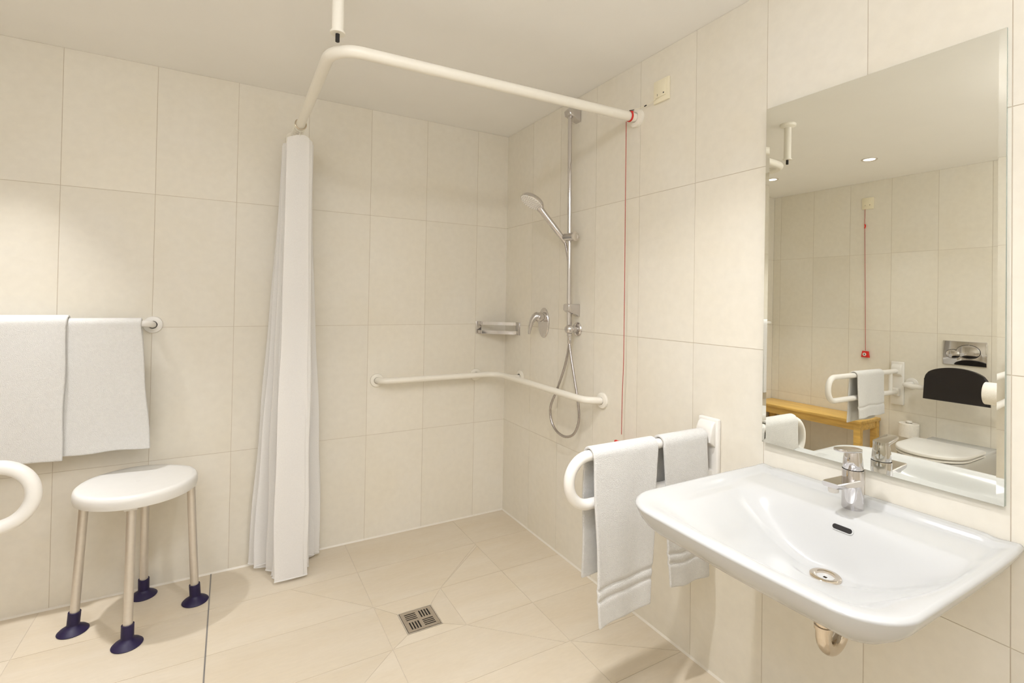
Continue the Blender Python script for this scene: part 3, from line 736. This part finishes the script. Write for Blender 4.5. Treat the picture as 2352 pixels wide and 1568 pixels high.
# ------------------------------------------------------------------ washbasin
YC = -2.048; ZR = 0.80
t = thing('washbasin', 'wide white ceramic washbasin mounted on the wall below the mirror', 'washbasin', (0, YC, ZR))
HWB, DPB, CRB = 0.310, 0.605, 0.105
def outline(n):
    """plan of the rim, from the wall round the front and back to the wall"""
    pts = [(-0.002, HWB-0.007), (-0.10, HWB-0.002), (-0.25, HWB), (-0.40, HWB)]
    for k in range(0, 9):
        a = PI/2*k/8
        pts.append((-(DPB-CRB)-CRB*math.sin(a), HWB-CRB+CRB*math.cos(a)))
    pts += [(-DPB-0.003, 0.13), (-DPB-0.005, 0.06), (-DPB-0.006, 0.0)]
    half = catmull([(p[0], p[1], 0) for p in pts], 8)
    full = half + [Vector((p.x, -p.y, 0)) for p in half[-2::-1]]
    L = [0]
    for i in range(1, len(full)): L.append(L[-1]+(full[i]-full[i-1]).length)
    out = []; j = 0
    for k in range(n+1):
        d_ = L[-1]*k/n
        while j < len(L)-2 and L[j+1] < d_: j += 1
        f = (d_-L[j])/(L[j+1]-L[j]); out.append(full[j]*(1-f)+full[j+1]*f)
    return out
def edge_in(x, y):
    """distance inside the rim (the wall side does not count)"""
    dx = -x-(DPB-CRB); dy = abs(y)-(HWB-CRB)
    return CRB - (math.hypot(max(dx, 0), max(dy, 0)) + min(max(dx, dy), 0))
OUT = outline(200)
CENX, CENY = -0.30, 0.0
def sstep(a, b_, x):
    f = min(1, max(0, (x-a)/(b_-a))); return f*f*(3-2*f)
DRX, DRY = -0.272, -0.036
def bowl(x, y, edge, flat=True):
    """depth below the rim; edge = distance inside the rim"""
    wide = 0.036 + 0.055*sstep(-0.33, -0.50, x)
    lip = sstep(0.010, 0.010+wide, edge)
    yy = y+0.024
    bw = max(0.0, 1-(yy/0.262)**2)
    rear = sstep(-0.158, -0.240, x)             # steep rear wall of the bowl
    front = 1.0 if x > -0.26 else max(0.0, 1-(-x-0.26)/0.36)
    dep = 0.102*bw**1.25*rear*front
    slope = 0.022*sstep(-0.15, -0.24, x)*(0.35+0.65*front)*(1-0.6*sstep(0.1, 0.28, abs(yy)))
    d_ = 0.011*lip + (dep+slope)*lip
    if flat:
        k = 1-sstep(0.028, 0.075, math.hypot(x-DRX, y-DRY)); d_ = d_*(1-k) + (bowl(DRX, DRY, 0.3, False)-0.001)*k
    return d_
bm = B(); rings = []
def clampx(p): return Vector((min(p.x, -0.002), p.y, 0))
NR = 80
outc = [Vector((p.x, p.y, 0)) for p in OUT]
# closed plan loop: outline plus the back edge along the wall
nb = 40
back = [Vector((-0.002, OUT[-1].y + (OUT[0].y-OUT[-1].y)*k/nb, 0)) for k in range(1, nb)]
LOOP = outc + back
LOOP = LOOP if True else LOOP
CEN = Vector((DRX, DRY, 0))
top = []
for r_i in range(NR+1):
    f = 1-r_i/NR
    f = f if f > 0.0 else 0.0
    ring = []
    for q in LOOP:
        p = CEN + (q-CEN)*max(f, 0.0)
        e = max(0.0, edge_in(p.x, p.y)) if f < 1 else 0.0
        # the wall side: raised ledge then a small step down to the tap deck
        bk = -p.x
        z = ZR - bowl(p.x, p.y, e)
        ledge = 1-sstep(0.030, 0.046, bk)
        z = z*(1-ledge) + (ZR+0.003)*ledge if abs(p.y) < 0.25 else z*(1-ledge*0.7) + (ZR+0.003)*ledge*0.7
        if f == 1: z -= 0.004
        ring.append((p, z))
    top.append(ring)
DR = 0.030
vr = []
for r_i, ring in enumerate(top):
    if r_i == NR: break
    vr.append([bm.verts.new((p.x, YC+p.y, z)) for p, z in ring])
for i in range(len(vr)-1): bridge(bm, vr[i], vr[i+1])
# edge and underside
n = len(LOOP)
def inw(q, d_):
    """plan point moved inward by d_"""
    dx = -q.x-(DPB-CRB); dy = abs(q.y)-(HWB-CRB); sy = 1 if q.y >= 0 else -1
    if dx > 0 and dy > 0:
        l = math.hypot(dx, dy); return Vector((q.x+d_*dx/l, q.y-sy*d_*dy/l, 0))
    if dx > dy: return Vector((q.x+d_, q.y, 0))
    return Vector((q.x, q.y-sy*d_, 0))
under = [(-0.0025, -0.0065), (-0.0015, -0.0100), (0.003, -0.022), (0.011, -0.037), (0.026, -0.054), (0.050, -0.073), (0.085, -0.093)]
prev = vr[0]
for d_, dz in under:
    ring = []
    for q in LOOP:
        p = inw(q, d_) if q.x < -0.0025 else Vector((-0.002, q.y*(1-d_/HWB), 0))
        ring.append(bm.verts.new((min(p.x, -0.002), YC+p.y, ZR+dz)))
    bridge(bm, prev, ring); prev = ring
UC = Vector((-0.20, 0.0, 0)); last = [v.co.copy() for v in prev]
for sc_, dz in ((0.86, -0.112), (0.70, -0.132), (0.50, -0.150), (0.30, -0.160), (0.12, -0.164)):
    ring = []
    for q in last:
        p = Vector((UC.x+(q.x-UC.x)*sc_, YC+(q.y-YC)*sc_, ZR+dz))
        if q.x > -0.0025: p.x = -0.002
        ring.append(bm.verts.new(p))
    bridge(bm, prev, ring); prev = ring
bm.faces.new(prev)
bs = obj('bowl', bm, 'ceramic', t, sharp=75)
zd = ZR - bowl(DRX, DRY, 0.3)
bm = B(); lathe(bm, [(0.019, -0.012), (0.020, 0.0015), (0.024, 0.0035), (0.031, 0.003), (0.033, 0.0012), (0.033, -0.004)], (DRX, YC+DRY, zd+0.003), (0, 0, 1), 40, caps=False)
lathe(bm, [(0.0195, -0.010), (0.016, -0.011), (0.0, -0.012)], (DRX, YC+DRY, zd+0.003), (0, 0, 1), 40, caps=False)
w_ = obj('waste_outlet', bm, 'nickel', t); w_['label'] = 'polished metal waste outlet'
bm = B(); lathe(bm, [(0.0055, 0.0), (0.0055, 0.001), (0, 0.001)], (DRX, YC+DRY, zd-0.0085), (0, 0, 1), 16, caps=False); obj('waste_hole', bm, 'dark', w_)
# overflow slot in the rear wall of the bowl
def surf(x, y): return ZR - bowl(x, y, 0.2)
xo = -0.182; a = Vector((xo, 0, surf(xo, 0.01))); dzdx = (surf(xo-0.006, 0.01)-surf(xo+0.006, 0.01))/0.012
nrm = Vector((-1, 0, 0)) if False else Vector((-abs(dzdx), 0, 1)).normalized()
vslope = Vector((1, 0, abs(dzdx))).normalized()
def slot(hw, hh, lift, thick):
    bm = B(); pl = []
    for k in range(24):
        an = 2*PI*k/24; yy = (hw-hh)*(1 if math.cos(an) >= 0 else -1) + hh*math.cos(an); vv_ = hh*math.sin(an)
        y_ = -0.028 + yy
        base = Vector((xo, YC+y_, surf(xo, y_))); pl.append(base + vslope*vv_ + nrm*lift)
    prism(bm, pl, nrm*thick); return bm
ov = obj('overflow_ring', slot(0.0255, 0.0085, -0.004, 0.006), 'ceramic', t)
obj('overflow_hole', slot(0.0225, 0.0062, -0.002, 0.0046), 'dark', ov)

# basin mixer
FX, FY, FZ = -0.092, -2.055, ZR-0.011
t = thing('basin_tap', 'chrome single lever basin tap on the washbasin', 'tap', (FX, FY, FZ))
bm = B(); lathe(bm, [(0.0, 0.0), (0.0245, 0.0), (0.0250, 0.003), (0.0245, 0.03), (0.0245, 0.098), (0.0240, 0.1005)], (FX, FY, FZ), (0, 0, 1), 40, caps=False)
bd = obj('body', bm, 'chrome', t)
bm = B()
sp = [(0.010, 0.078, 0.058), (-0.02, 0.079, 0.059), (-0.06, 0.081, 0.064), (-0.095, 0.083, 0.069), (-0.108, 0.083, 0.071)]
prev = None
for k, (dx, zt, zb) in enumerate(sp):
    hw = 0.0235-0.0035*k/4*0.6; rr = 0.006
    ring = []
    for (yy, zz) in ((-hw, zb+0.004), (-hw*0.75, zb), (hw*0.75, zb), (hw, zb+0.004), (hw, zt-0.002), (hw*0.9, zt), (-hw*0.9, zt), (-hw, zt-0.002)):
        sh = 0.9 if k == len(sp)-1 else 1.0
        ring.append(bm.verts.new((FX+dx, FY+yy*sh, FZ+zz)))
    if prev: bridge(bm, prev, ring)
    else: bm.faces.new(ring)
    prev = ring
bm.faces.new(prev)
spt = obj('spout', bm, 'chrome', t, sharp=35)
bm = B(); lathe(bm, [(0.0, 0), (0.0118, 0), (0.0118, 0.012), (0.0105, 0.014), (0.0, 0.014)], (FX-0.092, FY, FZ+0.071), (0, 0, -1), 24, caps=False); obj('aerator', bm, 'satin', spt)
bm = B(); lathe(bm, [(0.0, 0.1015), (0.0225, 0.1015), (0.0235, 0.104), (0.0195, 0.145), (0.0185, 0.1475)], (FX, FY, FZ), (0, 0, 1), 40, caps=False)
cap = obj('lever_base', bm, 'chrome', t)
bm = B(); pl = []
for k in range(20):
    a = -PI/2 + PI*k/19; pl.append((FX+0.0185*math.cos(a)+0.002, FY+0.0195*math.sin(a), FZ+0.1455))
for k in range(12):
    a = PI/2 + PI*k/11; pl.append((FX-0.058+0.016*math.cos(a), FY+0.0165*math.sin(a), FZ+0.155))
prism(bm, pl, (0, 0, 0.0075), 0.002, 2); obj('lever', bm, 'chrome', cap)
bm = B(); lathe(bm, [(0.0, 0.0), (0.0028, 0.0), (0.0028, 0.001), (0.0, 0.001)], (FX-0.0212, FY, FZ+0.122), (-1, 0, 0.1), 16, caps=False); obj('temperature_dot', bm, 'satin', cap)

# trap under the basin
t = thing('basin_trap', 'polished metal drain trap below the washbasin', 'pipe trap', (DRX, YC+DRY, 0.5))
y_ = YC+DRY+0.004
bm = B(); ut = ZR-0.165
tube(bm, fillet([(DRX, y_, ut), (DRX, y_, 0.487), (DRX+0.094, y_+0.004, 0.487), (DRX+0.094, y_+0.004, ut-0.01), (DRX+0.15, y_+0.004, ut-0.006), (-0.002, y_+0.004, ut-0.006)], [0.047, 0.047, 0.02, 0.02], 14), 0.0165, 24)
tb = obj('trap_pipe', bm, 'nickel', t)
bm = B(); lathe(bm, [(0.0165, 0), (0.0195, 0.001), (0.0195, 0.010), (0.0165, 0.011)], (DRX, y_, 0.545), (0, 0, 1), 28, caps=False); obj('coupling_nut', bm, 'nickel', tb)
bm = B(); lathe(bm, [(0.0165, 0.012), (0.032, 0.011), (0.034, 0.002), (0.034, 0)], (0, y_+0.004, ut-0.006), (-1, 0, 0), 28, caps=False); obj('wall_rosette', bm, 'nickel', tb)

# ------------------------------------------------------------------ mirror
t = thing('bathroom_mirror', 'large frameless mirror above the washbasin', 'mirror', (0, -2.036, 0.875))
y0_, y1_, z0_, z1_ = -1.752, -2.323, 0.8745, 1.947; ym, zm = -2.0355, 1.4
ny_, nz_ = math.sin(-0.012), math.sin(0.007)
def mxp(y, z, off): return Vector((-0.0125 + ny_*(y-ym) + nz_*(z-zm) + off, y, z))
bv = 0.013; bm = B()
oc = [(y0_, z0_), (y1_, z0_), (y1_, z1_), (y0_, z1_)]; ic = [(y0_-bv, z0_+bv), (y1_+bv, z0_+bv), (y1_+bv, z1_-bv), (y0_-bv, z1_-bv)]
vi = [bm.verts.new(mxp(y, z, 0)) for y, z in ic]; vo = [bm.verts.new(mxp(y, z, 0.0007)) for y, z in oc]; vb = [bm.verts.new((0.0, y, z)) for y, z in oc]
bm.faces.new(vi)
for i in range(4):
    j = (i+1) % 4; bm.faces.new((vi[i], vi[j], vo[j], vo[i])); 
for i in range(4):
    j = (i+1) % 4; f = bm.faces.new((vo[i], vo[j], vb[j], vb[i])); f.material_index = 1
obj('silvered_glass', bm, None, t, smooth=False, mats=['mirror', 'glass_edge'])

# ------------------------------------------------------------------ oak bench on the opposite wall
t = thing('oak_bench', 'long honey coloured oak bench along the left wall, seen in the mirror', 'bench', (-W+0.165, -0.45, 0))
bx0, bx1, by0, by1, bz = -W+0.006, -W+0.322, -0.012, -0.885, 0.492
bm = B(); box(bm, (bx0, by1, bz-0.022), (bx1, by0, bz), 0.003); obj('bench_top', bm, 'oak', t)
for x in (bx0+0.012, bx1-0.034):
    bm = B(); box(bm, (x, by1+0.030, bz-0.075), (x+0.022, by0-0.030, bz-0.022), 0.002); obj('apron', bm, 'oak', t)
for y in (by1+0.012, by0-0.034):
    bm = B(); box(bm, (bx0+0.05, y, bz-0.075), (bx1-0.05, y+0.022, bz-0.022), 0.002); obj('apron', bm, 'oak', t)
for x in (bx0+0.006, bx1-0.052):
    for y in (by1+0.006, by0-0.052):
        bm = B(); box(bm, (x, y, 0), (x+0.046, y+0.046, bz-0.022), 0.003); obj('leg', bm, 'oak', t)

# ------------------------------------------------------------------ toilet
TYC = -1.378
t = thing('toilet', 'white wall-hung toilet with a closed lid, seen in the mirror', 'toilet', (-W, TYC, 0.2))
def tplan(tip, hw, xb, n=48, hwb=None):
    """D-shaped plan from the wall side xb to the rounded tip"""
    pts = []; hwb = hwb or hw; ctr = tip - hw*1.25
    for k in range(n+1):
        a = -PI/2 + PI*k/n; pts.append((ctr + (tip-ctr)*math.cos(a)**0.9 if math.cos(a) > 0 else ctr, hw*math.sin(a)))
    return [(xb, -hwb)] + pts + [(xb, hwb)]
bm = B(); prev = None
lv = [(-2.245, 0.178, 0.405, 0.178), (-2.245, 0.180, 0.392, 0.180), (-2.265, 0.172, 0.36, 0.178), (-2.32, 0.150, 0.30, 0.172), (-2.42, 0.125, 0.245, 0.165), (-2.55, 0.105, 0.20, 0.155), (-2.70, 0.09, 0.175, 0.14)]
first = None
for tip, hw, z, hwb in lv:
    ring = [bm.verts.new((x, TYC+y, z)) for x, y in tplan(tip, hw, -W, hwb=hwb)]
    if prev: bridge(bm, prev, ring)
    else: first = ring
    prev = ring
bm.faces.new(first[::-1]); bm.faces.new(prev)
obj('pan', bm, 'ceramic', t, sharp=50)
bm = B(); box(bm, (-W, TYC-0.178, 0.39), (-2.70, TYC+0.178, 0.425), 0.008, 3); obj('rear_ledge', bm, 'ceramic', t)
def slab(tip, hw, xb, z0, z1, rnd_=0.008):
    bm = B(); pr = None
    for ins, z in ((0.004, z0), (0.0, z0+0.003), (0.0, z1-rnd_), (0.003, z1-0.003), (0.010, z1), (0.06, z1+0.003)):
        ring = [bm.verts.new((x, TYC+y, z)) for x, y in tplan(tip-ins, hw-ins, xb+min(ins, 0.02))]
        if pr: bridge(bm, pr, ring)
        else: bm.faces.new(ring[::-1])
        pr = ring
    bm.faces.new(pr); return bm
obj('seat', slab(-2.240, 0.184, -2.69, 0.410, 0.424, 0.004), 'seat', t, sharp=50)
obj('lid', slab(-2.236, 0.187, -2.695, 0.430, 0.452), 'seat', t, sharp=50)
for s in (-1, 1):
    bm = B(); tube(bm, [(-2.705, TYC+s*0.075-0.02, 0.434), (-2.705, TYC+s*0.075+0.02, 0.434)], 0.011, 16); obj('hinge', bm, 'seat', t)
    bm = B(); lathe(bm, [(0.0, 0), (0.017, 0), (0.015, 0.004), (0.009, 0.005), (0.008, 0.0), (0.0, -0.002)], (-2.82, TYC+s*0.160, 0.32), (0.0, s, 0.0), 20, caps=False); obj('fixing_cap', bm, 'satin', t)

# flush plate
t = thing('flush_plate', 'chrome dual flush plate on the wall above the toilet, seen in the mirror', 'flush plate', (-W, TYC, 1.037))
bm = B(); box(bm, (-W, TYC-0.118, 0.955), (-W+0.010, TYC+0.118, 1.120), 0.003, 2); obj('plate', bm, 'chrome', t)
bm = B(); lathe(bm, [(1.02, 0.0), (1.0, 0.004), (0.95, 0.0055), (0.0, 0.0065)], (-W+0.0095, TYC-0.022, 1.050), (1, 0, 0), 48, caps=False, sx=0.046, sy=0.062); obj('flush_button', bm, 'chrome', t)
bm = B(); lathe(bm, [(1.03, 0.0), (1.0, 0.007), (0.94, 0.0085), (0.0, 0.0095)], (-W+0.0095, TYC+0.060, 1.030), (1, 0, 0), 40, caps=False, sx=0.029, sy=0.038); obj('flush_button', bm, 'chrome', t)
bm = B(); n = 48
tube(bm, [(-W+0.0105, TYC-0.022+0.0635*math.cos(2*PI*k/n), 1.050+0.0475*math.sin(2*PI*k/n)) for k in range(n+1)], 0.0018, 6)
tube(bm, [(-W+0.0110, TYC+0.060+0.0395*math.cos(2*PI*k/n), 1.030+0.0305*math.sin(2*PI*k/n)) for k in range(n+1)], 0.0018, 6); obj('button_groove', bm, 'dark', t)

# padded back support
t = thing('toilet_back_support', 'black padded backrest on a white bar above the toilet, seen in the mirror', 'backrest', (-W, TYC, 0.79))
xb = -W+0.165
bm = B(); tube(bm, fillet([(-W+0.006, TYC+0.298, 0.785), (xb, TYC+0.298, 0.785), (xb, TYC-0.298, 0.785), (-W+0.006, TYC-0.298, 0.785)], 0.06, 10), 0.0165, 20); obj('bar', bm, 'rail', t)
for s in (-1, 1): obj('wall_flange', flange((-W, TYC+s*0.298, 0.785), (1, 0, 0), 0.040), 'rail', t)
bm = B(); pl = []
hw = 0.172; TYB = TYC-0.012
arc = [(hw*math.cos(a_)*1.0, 0.858+0.088*math.sin(a_)**0.9) for a_ in [PI*k/24 for k in range(25)]]
pl = [(xb+0.012, TYB+hw*1.02, 0.716)] + [(xb+0.012, TYB+y*0.97, z) for y, z in arc] + [(xb+0.012, TYB-hw*1.02, 0.716)]
prism(bm, pl, (0.030, 0, 0), 0.009, 3); obj('cushion', bm, 'black', t)

# spare paper roll on its holder, and the roll on the far rail
RX, RY = -W+0.078, -1.092
t = thing('roll_holder', 'white wall-mounted spare roll holder beside the toilet, seen in the mirror', 'roll holder', (-W, RY, 0.40))
bm = B(); box(bm, (-W, RY-0.022, 0.392), (RX, RY+0.022, 0.402), 0.003); lathe(bm, [(0.0, 0), (0.045, 0), (0.045, 0.006), (0.0, 0.006)], (RX, RY, 0.398), (0, 0, 1), 28, caps=False); obj('base', bm, 'rail', t)
bm = B(); tube(bm, [(RX, RY, 0.40), (RX, RY, 0.512)], 0.012, 16); obj('spindle', bm, 'rail', t)
bm = B(); lathe(bm, [(0.0, 0), (0.018, 0), (0.020, 0.004), (0.018, 0.012), (0.0, 0.014)], (RX, RY, 0.508), (0, 0, 1), 20, caps=False); obj('knob', bm, 'rail', t)
def paper_roll(name, label, c, ax_, ln, r):
    t = thing(name, label, 'toilet paper', c, 'toilet paper rolls')
    bm = B(); lathe(bm, [(0.021, 0.0), (r*0.7, -0.0005), (r-0.002, 0.0), (r, 0.002), (r, ln*0.5), (r, ln-0.002), (r-0.002, ln), (0.021, ln), (0.021, 0.0)], c, ax_, 40, caps=False); obj('paper', bm, 'paper', t)
    bm = B(); lathe(bm, [(0.0208, 0.001), (0.0195, 0.001), (0.0195, ln-0.001), (0.0208, ln-0.001)], c, ax_, 28, caps=False); obj('core', bm, 'paper', t)
    return t
paper_roll('toilet_roll', 'white toilet roll standing on the holder beside the toilet, seen in the mirror', (RX, RY, 0.4045), (0, 0, 1), 0.098, 0.060)
paper_roll('toilet_roll', 'white toilet roll hanging by the far rail at the mirror right edge', (-2.22, -1.832, 0.868), (0, 1, 0), 0.145, 0.062)
t = thing('paper_holder', 'thin white paper holder hooked on the far support rail', 'roll holder', (-2.22, -1.80, 0.868))
bm = B(); tube(bm, fillet([(-2.22, -1.680, 0.868), (-2.22, -1.960, 0.868), (-2.22, -1.960, 0.935)], 0.015, 6), 0.006, 12); obj('arm', bm, 'rail', t)
